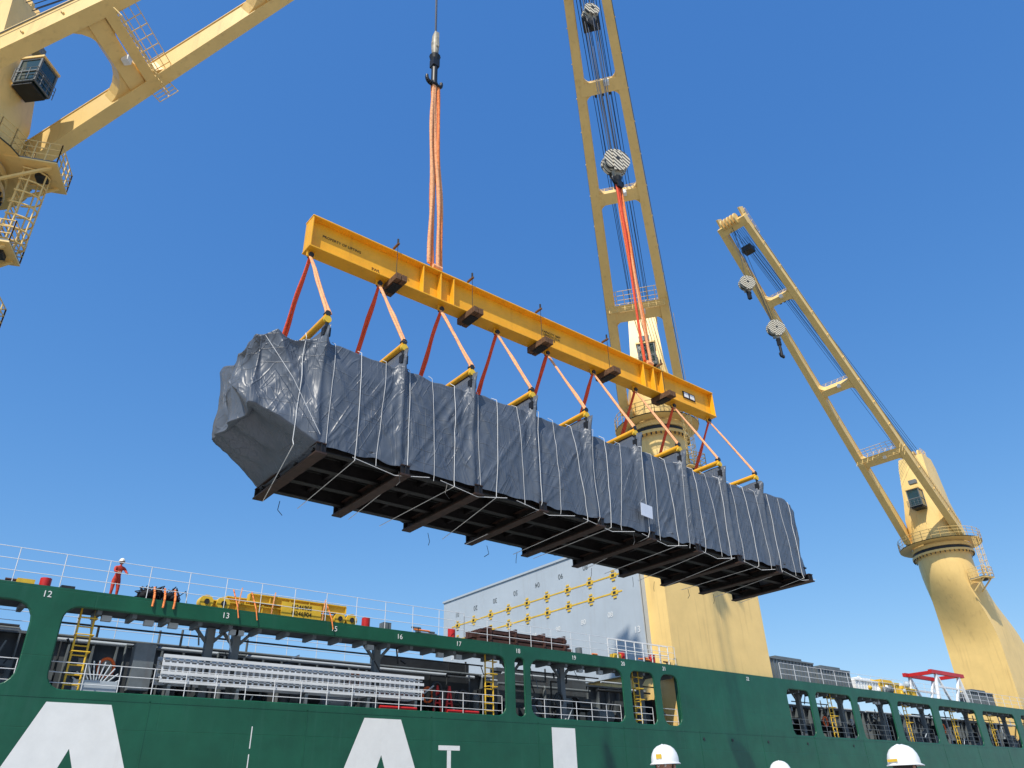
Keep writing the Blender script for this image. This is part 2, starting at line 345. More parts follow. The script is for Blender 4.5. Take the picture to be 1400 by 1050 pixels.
def lifting_stack():
    b=B('lifting_beam_stack'); z0=DT
    for x0,x1,y,z,m in ((10.4,16.0,32.75,z0+.25,YELD),(11.2,15.3,33.2,z0+.6,YELD),(12,16.6,32.7,z0+.72,YELD)):
        b.box(((x0+x1)/2,y,z+.16),(x1-x0,.3,.05),m); b.box(((x0+x1)/2,y,z-.16),(x1-x0,.3,.05),m); b.box(((x0+x1)/2,y,z),(x1-x0-.02,.07,.3),m)
        for k in range(6): xx=x0+(x1-x0)*k/5; b.box((xx,y,z),(.05,.26,.28),m)
    for x in (10.2,10.9,16.3,16.9): 
        b.tube((x,32.5,z0+.3),(x,32.95,z0+.3),.28,YELD,14); b.tube((x,32.45,z0+.3),(x,33,z0+.3),.11,DRK,10)
    b.box((14.4,32.53,z0+.42),(1.9,.05,.62),YELD)
    for x in (11.5,13,15.4): b.bar((x,32.5,z0),(x+.1,32.5,z0+1.05),.07,.03,SLP); b.box((x,32.9,z0+.04),(.2,.7,.08),WOOD)
    for x in (11.2,12.0,15.5): b.path([(x,32.4,z0+.9),(x+.12,31.96,z0+.1),(x+.2,31.9,z0-.35)],.03,SLO)
    o=b.make(ship); 
    for i,z in ((0,.56),(1,.28)): text('H24690'+str(5-i),.26,Matrix.Translation((14.4,32.495,z0+z))@FRONT,BLK,ship,'stack_label')
lifting_stack()
b=B('net_pile')
for i in range(26):
    x=ran(7.7,9.0); b.sphere((x,ran(32.5,33),DT+.1+ran(0,.5)*(1-abs(x-8.35)/.9)),ran(.13,.26),NET,7,5,(1.2,1,.8))
for i in range(40):
    x=ran(7.6,9.1); b.path([(x,ran(32.4,33),DT+ran(.1,.6)),(x+ran(-.4,.4),ran(32.4,33),DT+ran(.3,.75)),(x+ran(-.5,.5),32.5,DT+ran(0,.4))],.02,NET,4)
for x in (8.1,8.5,8.9): b.path([(x,32.6,DT+.6),(x-.05,32.2,DT+.25),(x-.1,31.96,DT),(x-.12,31.93,DT-.3)],.045,SLO)
b.make(ship)
b=B('steel_dunnage_pile')
for k in range(3):
    for j in range(4): b.box((27.2+ran(-.15,.15),32.4+.32*j,DT+.12+.24*k),(6.4+ran(-.4,.4),.24,.18),OXI)
for x in (24.8,26.5,28.5,30): b.box((x,32.9,DT+.4),(.12,1.4,.9),OXI)
b.make(ship)
b=B('deck_crates')
for x,w,h,m in ((53,5.6,1.5,GRY),(58.6,4.6,1.3,GRY),(63.3,3.5,.8,WHT),(67,3.2,.9,YELD),(70.3,2.4,.6,YELD),(85,5,1.2,GRY)):
    y=33.2; b.box((x,y,DT+h/2),(w,1.1,h),m)
    n=int(w/.4)
    for i in range(n+1): b.box((x-w/2+w*i/n,y-.58,DT+h/2),(.09,.05,h),m)
    b.box((x,y-.6,DT+h+.02),(w+.1,.12,.1),m); b.box((x,y,DT+h+.15),(w*.6,.8,.25),m)
for i in range(30):
    x=ran(61,71); b.sphere((x,ran(32.5,33.4),DT+ran(.1,1)),ran(.15,.4),random.choice([WHT,LGY,YELD,GRY]),7,5)
b.make(ship)
b=B('red_white_frame')
for x in (75.5,81.5):
    for y in (32.6,35): b.bar((x,y,DT),(x+(.7 if x<78 else -.7),y,DT+2.3),.22,.22,WHT); b.bar((x+(2.4 if x<78 else -2.4),y,DT),(x+.7*(1 if x<78 else -1),y,DT+2.3),.18,.18,WHT)
for y in (32.6,35): b.box((78.5,y,DT+2.45),(6.6,.3,.32),RED); b.box((78.5,y,DT+1.2),(4.6,.14,.14),WHT)
b.box((76,33.8,DT+2.45),(.3,2.2,.3),RED); b.box((81,33.8,DT+2.45),(.3,2.2,.3),RED)
b.make(ship)
b=B('upright_hatch_panel'); PX=38.9
b.box((PX+.6,45.7,13.8),(1.2,23.4,9.1),LGY)
b.box((PX-.02,45.7,18.3),(.14,23.6,.16),LGY); b.box((PX-.02,34.08,13.8),(.14,.16,9.0),LGY)
for y in (39.6,45.6,51.6): b.box((PX-.006,y,13.8),(.02,.04,8.9),LGY)
for z in (15.9,14.7):
    b.box((PX-.012,45.9,z),(.02,20.4,.10),YELD)
    for k in range(9):
        y=36.4+2.35*k
        b.box((PX-.03,y,z),(.05,.62,.30),YELD); b.box((PX-.06,y,z),(.03,.26,.16),DRK)
        b.box((PX-.03,y,z+.32),(.05,.3,.12),YELD); b.box((PX-.03,y,z-.32),(.05,.3,.12),YELD)
op=b.make(ship)
MW=Matrix.Rotation(math.radians(-90),4,'Z')@FRONT
for k,s_ in enumerate(['08','80','90','04','50','30','20','01']):
    text(s_,.55,Matrix.Translation((PX-.02,36.4+2.7*k,17.2-0.05*k))@MW@Matrix.Rotation(math.pi,4,'Z'),GRY,ship,'panel_number')
    text(s_,.5,Matrix.Translation((PX-.02,37.0+2.7*k,13.3))@MW,WHT,ship,'panel_number')
text('13',.6,Matrix.Translation((PX-.02,34.7,11.9))@MW,WHT,ship,'panel_number')
b=B('gangway_truss')
b.rail((33.5,32.3,DT),(38.8,32.3,DT),1.1,.8,WHT,.03,2)
b.make(ship)

# ------------------------------------------------------------------ cranes
def circ(c,r,n,z,ph=0): return [V((c[0]+r*math.cos(ph+2*math.pi*i/n),c[1]+r*math.sin(ph+2*math.pi*i/n),z)) for i in range(n)]
def sq2circ(c,hx,hy,r,n,z,t,rot=0,off=(0,0)):
    out=[]
    for i in range(n):
        a=2*math.pi*i/n+1e-4; ca,sa=math.cos(a),math.sin(a); k=1/max(abs(ca),abs(sa))
        p=V((ca*k*hx,sa*k*hy)); q=V((ca*r,sa*r)); w=p.lerp(q,t)
        if rot: w=V((w.x*math.cos(rot)-w.y*math.sin(rot),w.x*math.sin(rot)+w.y*math.cos(rot)))
        out.append(V((c[0]+w.x+off[0],c[1]+w.y+off[1],z)))
    return out
def crane(cx,cy,tip,R0,hx,hy,by,wb=2.4,wt=1.2,crosses=(.27,.56,.80),zr=28.2,ltk=1.0,bx=None,rp=8,block=None,piv_z=30.6,piv_f=1.0,walk=0.27,extra=False,cab=1.0,gus=.8):
    root=empty('ship_crane',(0,0,0)); c=(cx,cy); bx=cx if bx is None else bx
    tip=V(tip); hd=V((tip.x-cx,tip.y-cy,0)).normalized(); lat=V((-hd.y,hd.x,0)); ang=math.atan2(hd.y,hd.x)
    b=B('pedestal'); n=48
    secs=[sq2circ((bx,by),hx,hy,R0,n,2.0,0),sq2circ((bx,by),hx,hy,R0,n,16.0,0)]
    for k in range(1,11):
        t=k/10; ts=t*t*(3-2*t); cc=V((bx,by)).lerp(V(c),ts)
        secs.append(sq2circ(cc,hx+(R0-hx)*ts,hy+(R0-hy)*ts,R0,n,16+9.5*t,ts))
    secs.append(circ(c,R0,n,zr-.35)); b.loft(secs,YEL,smooth=False)
    o=b.make(root)
    for p in o.data.polygons: p.use_smooth=True
    o.data.set_sharp_from_angle(angle=math.radians(28))
    b=B('slewing_ring'); b.loft([circ(c,R0*1.16,36,zr-.55),circ(c,R0*1.16,36,zr-.3)],YEL); b.loft([circ(c,R0*1.06,36,zr-.3),circ(c,R0*1.06,36,zr+.1)],DRK)
    b.loft([circ(c,R0*1.12,36,zr+.1),circ(c,R0*1.12,36,zr+.5)],YEL)
    for i in range(40):
        a=2*math.pi*i/40; b.tube((cx+R0*1.12*math.cos(a),cy+R0*1.12*math.sin(a),zr-.75),(cx+R0*1.12*math.cos(a),cy+R0*1.12*math.sin(a),zr-.5),.06,DRK,5)
    b.make(root)
    b=B('crane_house'); hr=ang
    def hs(z,hf,hl,t,off=0): return sq2circ(c,hf,hl,R0*1.05,n,z,t,hr,(hd.x*off,hd.y*off))
    b.loft([hs(zr+.4,R0,R0,1),hs(zr+2,R0,R0,1),hs(zr+4.0,R0*.95,R0*.8,.5),hs(zr+6.5,R0*.85,R0*.62,.1,-.2),hs(zr+11.0,R0*.62,R0*.55,0,-.5),hs(zr+12.3,R0*.5,R0*.5,0,-.6)],YEL)
    o=b.make(root)
    for p in o.data.polygons: p.use_smooth=True
    o.data.set_sharp_from_angle(angle=math.radians(25))
    b=B('house_details'); C3=V((cx,cy,0)); Mr=Matrix.Rotation(ang,3,'Z')
    def P(f,l,z): return C3+hd*f+lat*l+V((0,0,z))
    for l in (-.8*R0,.8*R0):
        b.bar(P(0,l,zr+.6),P(piv_f+.6,l*1.05,piv_z),.35,1.6,YEL)
        b.tube(P(piv_f,l*1.2-.3,piv_z),P(piv_f,l*1.2+.3,piv_z),.45,YEL,14)
    for l in (-.9,-.3,.3,.9):
        b.tube(P(-.2,l-.1,zr+12.6),P(-.2,l+.1,zr+12.6),.65,YEL,16); b.tube(P(-.2,l-.12,zr+12.6),P(-.2,l+.12,zr+12.6),.18,DRK,10)
    b.box(P(-.6,0,zr+12.1),(1.6,2.6,.3),YEL,Mr)
    b.rail(P(-1.2,-1.2,zr+12.2),P(-1.2,1.2,zr+12.2),1,.6,YEL,.025); b.rail(P(.4,1.3,zr+12.2),P(-1.2,1.3,zr+12.2),1,.6,YEL,.025); b.rail(P(.4,-1.3,zr+12.2),P(-1.2,-1.3,zr+12.2),1,.6,YEL,.025)
    b.box(P(R0*.92,0,zr+8.4),(.5,.9,.5),GRY,Mr); b.box(P(0,-R0*.75,zr+4),(1,.2,1.8),YEL,Mr); b.box(P(0,R0*.75,zr+4),(1,.2,1.8),YEL,Mr)
    b.bar(P(R0*.75,-.7,zr+4.2),P(R0*.2,-.6,zr+11.5),.12,.12,GRY); b.bar(P(R0*.75,.75,zr+4.2),P(R0*.2,.65,zr+11.5),.08,.08,DRK)
    nn=28
    pr=R0*1.55
    arc=[V((cx+pr*math.cos(a),cy+pr*math.sin(a),zr+.75)) for a in [2*math.pi*i/nn for i in range(nn)]]
    for i in range(nn):
        p,q=arc[i],arc[(i+1)%nn]
        if (p-C3).normalized().dot(hd)>0.75: continue
        b.rail(p,q,1.1,2,YEL,.03)
        ci=V((cx,cy,zr+.75)); b.add([p,q,ci.lerp(q,.7),ci.lerp(p,.7)],[(0,1,2,3)],GRY); b.add([v-V((0,0,.09)) for v in (p,q,ci.lerp(q,.7),ci.lerp(p,.7))],[(0,1,2,3)],YEL)
    b.make(root,0.02)
    b=B('operator_cab'); cz=zr+6.0; f0=R0*.95+.75*cab; cl=0.1; s=cab
    b.box(P(f0,cl,cz),(1.35*s,1.35*s,1.9*s),GLASS,Mr)
    for i in (-1,1):
        for j in (-1,1): b.box(P(f0+i*.68*s,cl+j*.68*s,cz),(.1,.1,2.0*s),GRY,Mr)
    for z in (-1,-.1,.98):
        for i in (-1,1): b.box(P(f0+i*.69*s,cl,cz+z*s),(.06,1.4*s,.1),GRY,Mr); b.box(P(f0,cl+i*.69*s,cz+z*s),(1.4*s,.06,.1),GRY,Mr)
    b.box(P(f0,cl,cz+1.12*s),(1.6*s,1.6*s,.14),YEL,Mr); b.box(P(f0-.1,cl,cz-1.15*s),(1.3*s,1.3*s,.14),DRK,Mr); b.box(P(f0-1.0,cl,cz-.9*s),(1.2,.8,.3),YEL,Mr)
    b.rail(P(f0+.85*s,-.8*s,cz-1.1*s),P(f0+.85*s,.9*s,cz-1.1*s),.8,.4,GRY,.02); b.rail(P(f0+.85*s,-.8*s,cz-1.1*s),P(f0-.6*s,-.8*s,cz-1.1*s),.8,.4,GRY,.02)
    b.make(root,0.02)
    pv=P(piv_f,0,piv_z); bd=(tip-pv).normalized(); bu=lat.cross(bd).normalized()
    if bu.z<0: bu=-bu
    BL=(tip-pv).length
    b=B('boom')
    def Q(t,l,u=0): return pv.lerp(tip,t)+lat*l+bu*u
    def wl(t): return wb+(wt-wb)*t
    for sd in (-1,1):
        b.bar(Q(0,sd*wb),Q(1,sd*wt),.62*ltk,1.15*ltk,YEL,up=bu,w1=.5*ltk,h1=.8*ltk)
        for e in (-1,1): b.bar(Q(0.01,sd*wb,e*.6*ltk),Q(.99,sd*wt,e*.42*ltk),.72*ltk,.05,YEL,up=bu,w1=.6*ltk)
        for i in range(1,14):
            t=i/14; b.bar(Q(t,sd*(wl(t)+.31*ltk),0),Q(t,sd*(wl(t)+.38*ltk),0),.07,.35,YEL,up=bu)
        b.tube(Q(.03,sd*(wb+.4),.5),Q(.97,sd*(wt+.35),.35),.03,GRY,5)
    for t in crosses:
        w=wl(t); b.bar(Q(t,-w),Q(t,w),.85,1.0,YEL,up=bu)
        for sd in (-1,1):
            for s2 in (-1,1):
                L=gus; t2=t+s2*(L+.4)/BL; t0=t+s2*.4/BL
                arcp=[]
                for q in range(7):
                    a=math.pi/2*q/6; arcp.append((t0+(t2-t0)*(1-math.sin(a)), L*.9*(1-math.cos(a))))
                for e in (-.42,.42):
                    vs=[Q(t0,sd*(w-.2),e)]+[Q(tt,sd*(wl(tt)-.25-ll),e) for tt,ll in arcp]
                    b.add(vs,[tuple(range(len(vs)))],YEL)
                for (ta,la),(tb,lb) in zip(arcp,arcp[1:]):
                    b.add([Q(ta,sd*(wl(ta)-.25-la),-.42),Q(tb,sd*(wl(tb)-.25-lb),-.42),Q(tb,sd*(wl(tb)-.25-lb),.42),Q(ta,sd*(wl(ta)-.25-la),.42)],[(0,1,2,3)],YEL)
        b.rail(Q(t,-w,.55)+bd*.4,Q(t,w,.55)+bd*.4,.9,.7,YEL,.025,2,up=bu)
        b.box(Q(t+.008,.4,-.6),(.35,.35,.35),WHT,Mr); 
    b.bar(Q(1,-wt-.3),Q(1,wt+.3),1.0,1.1,YEL,up=bu); b.bar(Q(.97,-wt,.2),Q(1.03,-wt,.9),.2,1.2,YEL,up=bu); b.bar(Q(.97,wt,.2),Q(1.03,wt,.9),.2,1.2,YEL,up=bu)
    for l in (-.8,-.4,0,.4,.8): b.tube(Q(1.0,l-.09,.55),Q(1.0,l+.09,.55),.6,DRK,16); b.tube(Q(1.015,l-.09,-.4),Q(1.015,l+.09,-.4),.6,YEL,16)
    for l in (-.5,0,.5): b.tube(Q(crosses[-1]-.01,l-.08,.7),Q(crosses[-1]-.01,l+.08,.7),.4,DRK,14)
    b.box(Q(.93,0,-.2),(1.0,1.1,.7),DRK,Mr)
    b.tube(Q(1.0,0,1.0),Q(1.0,0,2.2),.04,GRY); b.rail(Q(.95,wt+.2,.6),Q(1.02,wt+.2,.6),.9,.8,YEL,.025,2,up=bu)
    w=wl(walk)
    for e in (-1,1):
        b.rail(Q(walk,-w,e*.2)+bd*1.0-bu*.6,Q(walk,w,e*.2)+bd*1.0-bu*.6,1.1,.6,YEL,.025,3,up=-bu if e<0 else bd)
    b.bar(Q(walk,-w-.3,-.6)+bd*.75,Q(walk,w+.3,-.6)+bd*.75,.55,.05,YEL,up=bu)
    b.rail(Q(walk,w+.3,-.6)+bd*.4,Q(walk,w+.3,-.6)+bd*1.5,1.0,.5,YEL,.025,3,up=-bu)
    b.ladder(Q(.02,wb+.55,.2),Q(.25,wl(.25)+.55,.2),.4,bu,YEL,.02,.4)
    b.make(root,0.015)
    b=B('ropes')
    top=P(-.2,0,zr+13.2)
    for i in range(rp):
        l=(i-(rp-1)/2)*.24; b.tube(top+lat*l,Q(1,l*.9,1.1),.026,ROPE,5)
    for i in range(4):
        l=(i-1.5)*.5; b.tube(P(.3,l,zr+12.0),Q(.96,l*.6,.3),.022,ROPE,5)
    if block:
        bp=V((block[1],block[2],0))
        for i in range(block[3]):
            a=i*2*math.pi/6; o1=V((math.cos(a)*.22,math.sin(a)*.22,0)); o2=o1 if block[3]>3 else V((0.03*(i-1),0,0)); b.tube(tip+o2*2-V((0,0,.4)),V((bp.x,bp.y,block[0]))+o2,.026,ROPE,5)
    b.make(root)
    b=B('caged_ladder'); fz=zr+.7
    dirn=V((.92,-.39,0)).normalized() if extra else (lat*.2+V((-.3,-.9,0))).normalized()
    cs=1.55 if extra else 1.0
    sidev=V((-dirn.y,dirn.x,0)); p=V((cx,cy,0))+dirn*(pr-.1)
    b.ladder(p+V((0,0,fz-4.6)),p+V((0,0,fz)),.5*cs,sidev,YEL,.035*cs,.3)
    for k in range(7):
        z=fz-4.4+k*.7; pts=[p+sidev*.38*cs*math.cos(a)+dirn*.65*cs*math.sin(a)+V((0,0,z)) for a in [math.pi*i/8 for i in range(9)]]; b.path(pts,.03*cs,YEL)
    for i in range(1,8,2):
        a=math.pi*i/8; o1=sidev*.38*cs*math.cos(a)+dirn*.65*cs*math.sin(a); b.tube(p+o1+V((0,0,fz-4.4)),p+o1+V((0,0,fz-.2)),.025*cs,YEL,5)
    Md=Matrix.Rotation(math.atan2(dirn.y,dirn.x),3,'Z')
    lst=((fz-4.7,.9,1.0),(fz+.05,1.5,1.2),(fz-8.3,.9,1.1)) if extra else ((fz-4.7,.9,1.0),)
    for z,dd,ps in lst:
        q=V((cx,cy,z))+dirn*(R0+dd)
        b.box(q,(1.8*ps,1.7*ps,.08),GRY,Md); b.box(q-V((0,0,.1)),(1.86*ps,1.76*ps,.08),YEL,Md)
        for s1 in (-.85,.85): b.rail(q+sidev*s1*ps-dirn*.9*ps,q+sidev*s1*ps+dirn*.9*ps,1.1,.6,YEL,.03)
        b.rail(q+sidev*.85*ps+dirn*.9*ps,q-sidev*.85*ps+dirn*.9*ps,1.1,.5,YEL,.03)
        for s1 in (-.6,.6): b.bar(q+sidev*s1*ps-dirn*.9*ps-V((0,0,1.3)),q+sidev*s1*ps+dirn*.7*ps-V((0,0,.12)),.12,.12,YEL)
        b.box(q+dirn*.3-V((0,0,.25)),(.5,.5,.25),DRK,Md)
    b.make(root)
    return root
def hook_block(name,top,bot,sheave=True,big=.6):
    x,y,zt=top; zb=bot
    b=B(name); h=zt-zb; ax=V((x,y,0)).normalized()      # swivel block, sheave axle direction
    ax=V((ax.x*.9-ax.y*.436,ax.x*.436+ax.y*.9,0))
    c=V((x,y,0))
    if sheave:
        r=min(.62,h*.3)*big/.6; zc=V((0,0,zt-r))
        for k in (-.28,-.1,.1,.28): b.tube(c+zc+ax*(k-.06),c+zc+ax*(k+.06),r*(1 if abs(k)>.2 else .95),STR,26)
        b.tube(c+zc-ax*.42,c+zc+ax*.42,.12,DRK,10)
        Ma=Matrix.Rotation(math.atan2(ax.y,ax.x),3,'Z')
        for k in (-.37,.37): b.box(c+ax*k+V((0,0,zt-r*1.2)),(.05,r*.7,r*1.9),STR,Ma)
        b.box(c+V((0,0,zt-r*1.55)),(.5,.5*r,r*1.2),HKG,Ma)
        b.loft([circ((x,y),.28,12,zt-r*1.9),circ((x,y),.2,12,zt-r*2.4)],HKG)
        z1=zt-r*2.4
    else:
        b.loft([circ((x,y),.05,12,zt),circ((x,y),.16,12,zt-.4),circ((x,y),.2,12,zt-1.0),circ((x,y),.15,12,zt-h*.45)],HKG,smooth=True); z1=zt-h*.45
        b.box((x,y,zt-.8),(.12,.46,1.0),HKG)
    b.loft([circ((x,y),.2,12,z1),circ((x,y),.27,12,z1-.12),circ((x,y),.16,12,z1-.5)],BLK)
    zc=zb+.38
    b.tube((x,y,z1-.4),(x,y,zb+.1),.15,BLK,10)
    for sd in (-1,1):
        pts=[(x+sd*(.2-.2*math.cos(a)),y,zc-.28*math.sin(a)) for a in [math.pi*1.1*i/9 for i in range(10)]]
        for i,(p,q) in enumerate(zip(pts,pts[1:])): b.tube(p,q,.14-.008*i,BLK,8)
    b.box((x,y,z1-.6),(.34,.34,.5),BLK)
    return b.make()
crane(-3.9,36.0,(12.3,19.8,49.0),2.2,5.0,3.9,36.2,bx=-6.2,block=(34.6,12.55,20.0,3),piv_z=31.2,wb=2.6,extra=True,cab=.8,crosses=(.25,.56,.80),gus=1.7,walk=.25,ltk=1.1)
crane(45.4,36.0,(23.9,19.9,49.0),2.2,5.25,3.9,36.25,bx=44.6,block=(33.8,24.75,20.0,6),piv_z=30.4,gus=.7)
crane(96.5,36.5,(61.2,34.0,58.0),2.9,3.6,2.9,36.5,zr=27.3,bx=100.6,block=(46.4,65.2,34.1,4),piv_z=29.0,wb=2.9,wt=1.4,ltk=1.1,crosses=(.27,.5,.78),gus=.9)
hook_block('hook_block',(12.55,20,34.6),30.7,sheave=False)
hook_block('hook_block',(24.75,20,34.2),31.7,big=.74)
hook_block('hook_block',(24.0,19.8,46.6),44.6,big=.5)
hook_block('hook_block',(65.2,34.1,46.8),42.2,big=.9)
hook_block('hook_block',(61.2,34.0,50.8),48.6,big=.8)
b=B('whip_rope'); b.tube((61.2,34,58),(61.2,34,50.6),.03,ROPE); b.tube((24.0,19.8,49),(24,19.8,46.5),.03,ROPE); b.make()
# ------------------------------------------------------------------ spreader beam
LX=[7.8+2.7*i for i in range(9)]
sb=empty('spreader_beam')
b=B('girder'); X0,X1=7.6,29.7; BY=20.0; ZB,ZT=18.65,20.05
b.box(((X0+X1)/2,BY,ZT-.03),(X1-X0,.62,.06),ORG); b.box(((X0+X1)/2,BY,ZB+.03),(X1-X0,.62,.06),ORG)
b.box(((X0+X1)/2,BY,(ZB+ZT)/2),(X1-X0-.01,.05,ZT-ZB-.12),ORG)
for x in (X0+.04,13,12.2,13.6,25.2,24.5,25.8,X1-.04):
    for s1 in (-1,1): b.box((x,BY+s1*.16,(ZB+ZT)/2),(.05,.26,ZT-ZB-.13),ORG)
for x in LX:
    x=min(max(x,X0+.15),X1-.15)
    b.box((x,BY,ZB-.12),(.3,.06,.24),ORG); b.tube((x-.0,BY-.07,ZB-.16),(x,BY+.07,ZB-.16),.05,DRK,8)
for x in (12.9,25.2): b.box((x,BY,ZT+.16),(.5,.08,.34),ORG); b.tube((x,BY-.1,ZT+.2),(x,BY+.1,ZT+.2),.09,DRK,8)
b.make(sb,0.012)
for s_,x,z,sz in (('PROPERTY OF LIFTING',8.9,19.5,.15),('SWL',10.3,19.0,.18),('CAPACITY 300T\nLENGTH 22 M\nDATE',18.9,19.4,.15)):
    text(s_,sz,Matrix.Translation((x,BY-.032,z))@FRONT,BLK,sb,'stencil')
b=B('plate_sign'); b.box((28.0,BY-.05,19.4),(.9,.03,.36),BLK); b.box((28.22,BY-.07,19.4),(.32,.02,.25),WHT); b.box((27.78,BY-.07,19.4),(.32,.02,.25),WHT); b.make(sb)
b=B('cross_timbers')
for x in (10.95,14.4,18.0,22.0,25.7):
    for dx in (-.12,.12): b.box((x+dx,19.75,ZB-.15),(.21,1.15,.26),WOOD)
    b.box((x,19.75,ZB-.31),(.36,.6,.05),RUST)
    yy=19.6
    b.tube((x,yy,ZB-.36),(x,yy,ZT+.4),.014,RUST,5); b.box((x,yy+.12,ZT+.25),(.08,.4,.08),WOOD); b.tube((x,yy,ZT+.25),(x,yy,ZT+.5),.04,RUST,6)
b.make(sb,0.01)
def strap(b,p0,p1,w,t,m,n=10,wob=.03,side=None):
    p0=V(p0);p1=V(p1); d=(p1-p0).normalized(); a=(side or d.cross(V((0,1,0)))).normalized(); c=a.cross(d)
    secs=[]; ph=ran(0,6)
    for i in range(n+1):
        f=i/n; p=p0.lerp(p1,f); tw=.35*math.sin(ph+f*5); ww=w*(1+.18*math.sin(ph*2+f*17))
        aa=a*math.cos(tw)+c*math.sin(tw); cc=c*math.cos(tw)-a*math.sin(tw)
        p=p+aa*wob*math.sin(ph+f*9)
        secs.append([p+aa*ww/2*x+cc*t/2*y for x,y in ((-1,-.6),(0,-1),(1,-.6),(1,.6),(0,1),(-1,.6))])
    b.loft(secs,m,smooth=True)
ms=empty('main_lifting_slings')
for (x,zt,xt,pal) in ((12.9,30.9,12.66,(SLP,SLO,SLP,SLP,SLO,SLP)),(25.2,31.9,24.85,(SLR,SLO,SLR,SLP,SLO,SLR))):
    b=B('sling')
    for k in range(6):
        dx=(k-2.5)*.125
        strap(b,(xt+dx*.55,20+.1*(k%2),zt),(x+dx*1.15,20+.12*((k%3)-1),20.35),.14,.11,pal[k],28,.045,V((1,0,0)))
    for s1 in (-1,1): b.tube((x-.2,20+s1*.12,20.3),(x+.2,20+s1*.12,20.3),.1,SLP,8)
    b.make(ms)
rig=empty('cargo_rigging')
b=B('lower_slings')
for x in LX:
    xb=min(max(x,X0+.15),X1-.15)
    for y,m in ((18.0,SLP),(22.0,SLR)):
        for dx in (-.06,.06): strap(b,(xb+dx*.3,20,ZB-.18),(x+dx,y,14.95),.09,.07,m,12,.015)
    b.tube((xb,19.9,ZB-.16),(xb,20.1,ZB-.16),.1,DRK,8)
    for y in (18,22):
        b.tube((x,y-.05,14.72),(x,y+.05,14.72),.12,YELD,10); b.bar((x,y,14.65),(x,y,14.2),.1,.07,DRK,up=(0,1,0))
        b.box((x,y,14.26),(.22,.2,.3),BLK)
b.make(rig)
b=B('spreader_bars')
for x in LX:
    b.tube((x,18.0,14.82),(x,22.0,14.82),.11,ORG,10)
    for y in (18.05,21.95): b.box((x,y,14.85),(.16,.12,.34),ORG); b.tube((x,y-.08,14.95),(x,y+.08,14.95),.1,DRK,8)
b.make(rig)
# ------------------------------------------------------------------ cargo
cargo=empty('wrapped_cargo')
XA,XB=5.95,32.3
def sect(x):
    yn,yf,zt,zb=17.98,22.02,14.1,10.6
    if x<7.9:
        t=(7.9-x)/1.95; e=t*t
        yn+= .45*e; yf-=.4*e; zt-= .12*e; zb+= 0.2*t+.75*min(1,t*1.15)**.8
    if x>31.2:
        t=(x-31.2)/1.1; yn+=.15*t*t; yf-=.15*t*t; zt-=.4*t*t
    return yn,yf,zt,zb
def rdg(v,s=.12):
    return math.sqrt(v*v+s*s*.1)
def tarp_disp(p,x,cen):
    yn,yf,zt,zb=sect(x)
    cy=(yn+yf)/2; cz=(zt+zb)/2
    a=(p.y-cy)/((yf-yn)/2); c=(p.z-cz)/((zt-zb)/2)
    ex=0
    if x<6.4: ex=-((6.4-x)/.45)**2*.8
    if x>32.0: ex=((x-32.0)/.3)**2
    d=V((ex,a**5,c**5 if c>0 else c**5*.2)); 
    if d.length<1e-4: d=V((0,-1,0))
    d.normalize()
    h=max(0,zt-p.z); g_=max(0,p.z-zb)
    amt=noise.noise(V((x*.55,p.y*.8,p.z*.3)))*.08
    u=x+.22*noise.noise(V((x*.5,p.z*.5,3)))
    amt-=rdg(noise.noise(V((u*1.2+p.z*.25,p.y*1.1,p.z*.18+5))))*.10
    msk=max(0,noise.noise(V((x*.35,p.y*.3,p.z*.4+20)))+.2)
    amt-=rdg(noise.noise(V((u*2.6-p.z*1.5,p.y*2.2,p.z*.6+9))))*.11*msk
    amt-=rdg(noise.noise(V((u*2.6+p.z*1.7,p.y*2.2,p.z*.6+39))))*.09*msk
    nose=max(0,min(1,(8.1-x)/.9)); tail=max(0,(x-31)/1.3)
    if nose>0: 
        amt-=rdg(noise.noise(V((x*.8+p.z*.3,p.y*.8,p.z*.35+7))))*.55*nose
        amt-=rdg(noise.noise(V((x*1.7-p.z*.5,p.y*1.6,p.z*.35+2))))*.10*nose
    if tail>0: amt-=rdg(noise.noise(V((x*2.2,p.y*1.5,p.z*.8+7))))*.22*tail
    for xi in LX:
        dx=x-xi
        if abs(dx)>1.9: continue
        for k,A in ((0,.17),(.2,.06),(-.18,.06),(.42,.055),(-.45,.055),(.8,.04),(-.75,.04)):
            w=.04+.028*h; g=1/(1+((dx-k*h*(1+.12*math.sin(xi*7+k*9)))/w)**2); amt+=A*g*math.exp(-h*(.2 if k==0 else .33))
        amt-=.08*math.exp(-((abs(dx)-.26-.05*h)/.15)**2)*math.exp(-h*.6)
        for k,A in ((.25,.05),(-.3,.05),(.65,.045),(-.7,.045),(1.2,.03)):
            w=.035+.03*g_; g=1/(1+((dx-.2-k*g_*(1+.15*math.sin(xi*5+k*7)))/w)**2); amt+=A*g*math.exp(-g_*.55)
        amt-=.10*math.exp(-((dx-.2)/.12)**2)*math.exp(-g_*2.2)
    if 7.8<x<29.4:
        ph=((x-7.8)/2.7)%1; 
        if c>.2: amt-=.10*math.sin(math.pi*ph)**.7*max(0,1-h/.9)
        p=p+V((0,0,.20*math.exp(-(min(ph,1-ph)*2.7/.13)**2)*max(0,1-h/.5)-.09*math.sin(math.pi*ph)*max(0,1-h/.8)))
    out=p+d*amt*1.0
    if c<-.9 and x>7.9: out.z+=.12*noise.noise(V((x*1.7,p.y,1)))
    return out
bm=bmesh.new()
st=0.045
nx=int((XB-XA)/st); xs=[XA+(XB-XA)*i/nx for i in range(nx+1)]
n1,n2,n3,n4=64,36,36,30
rings=[]
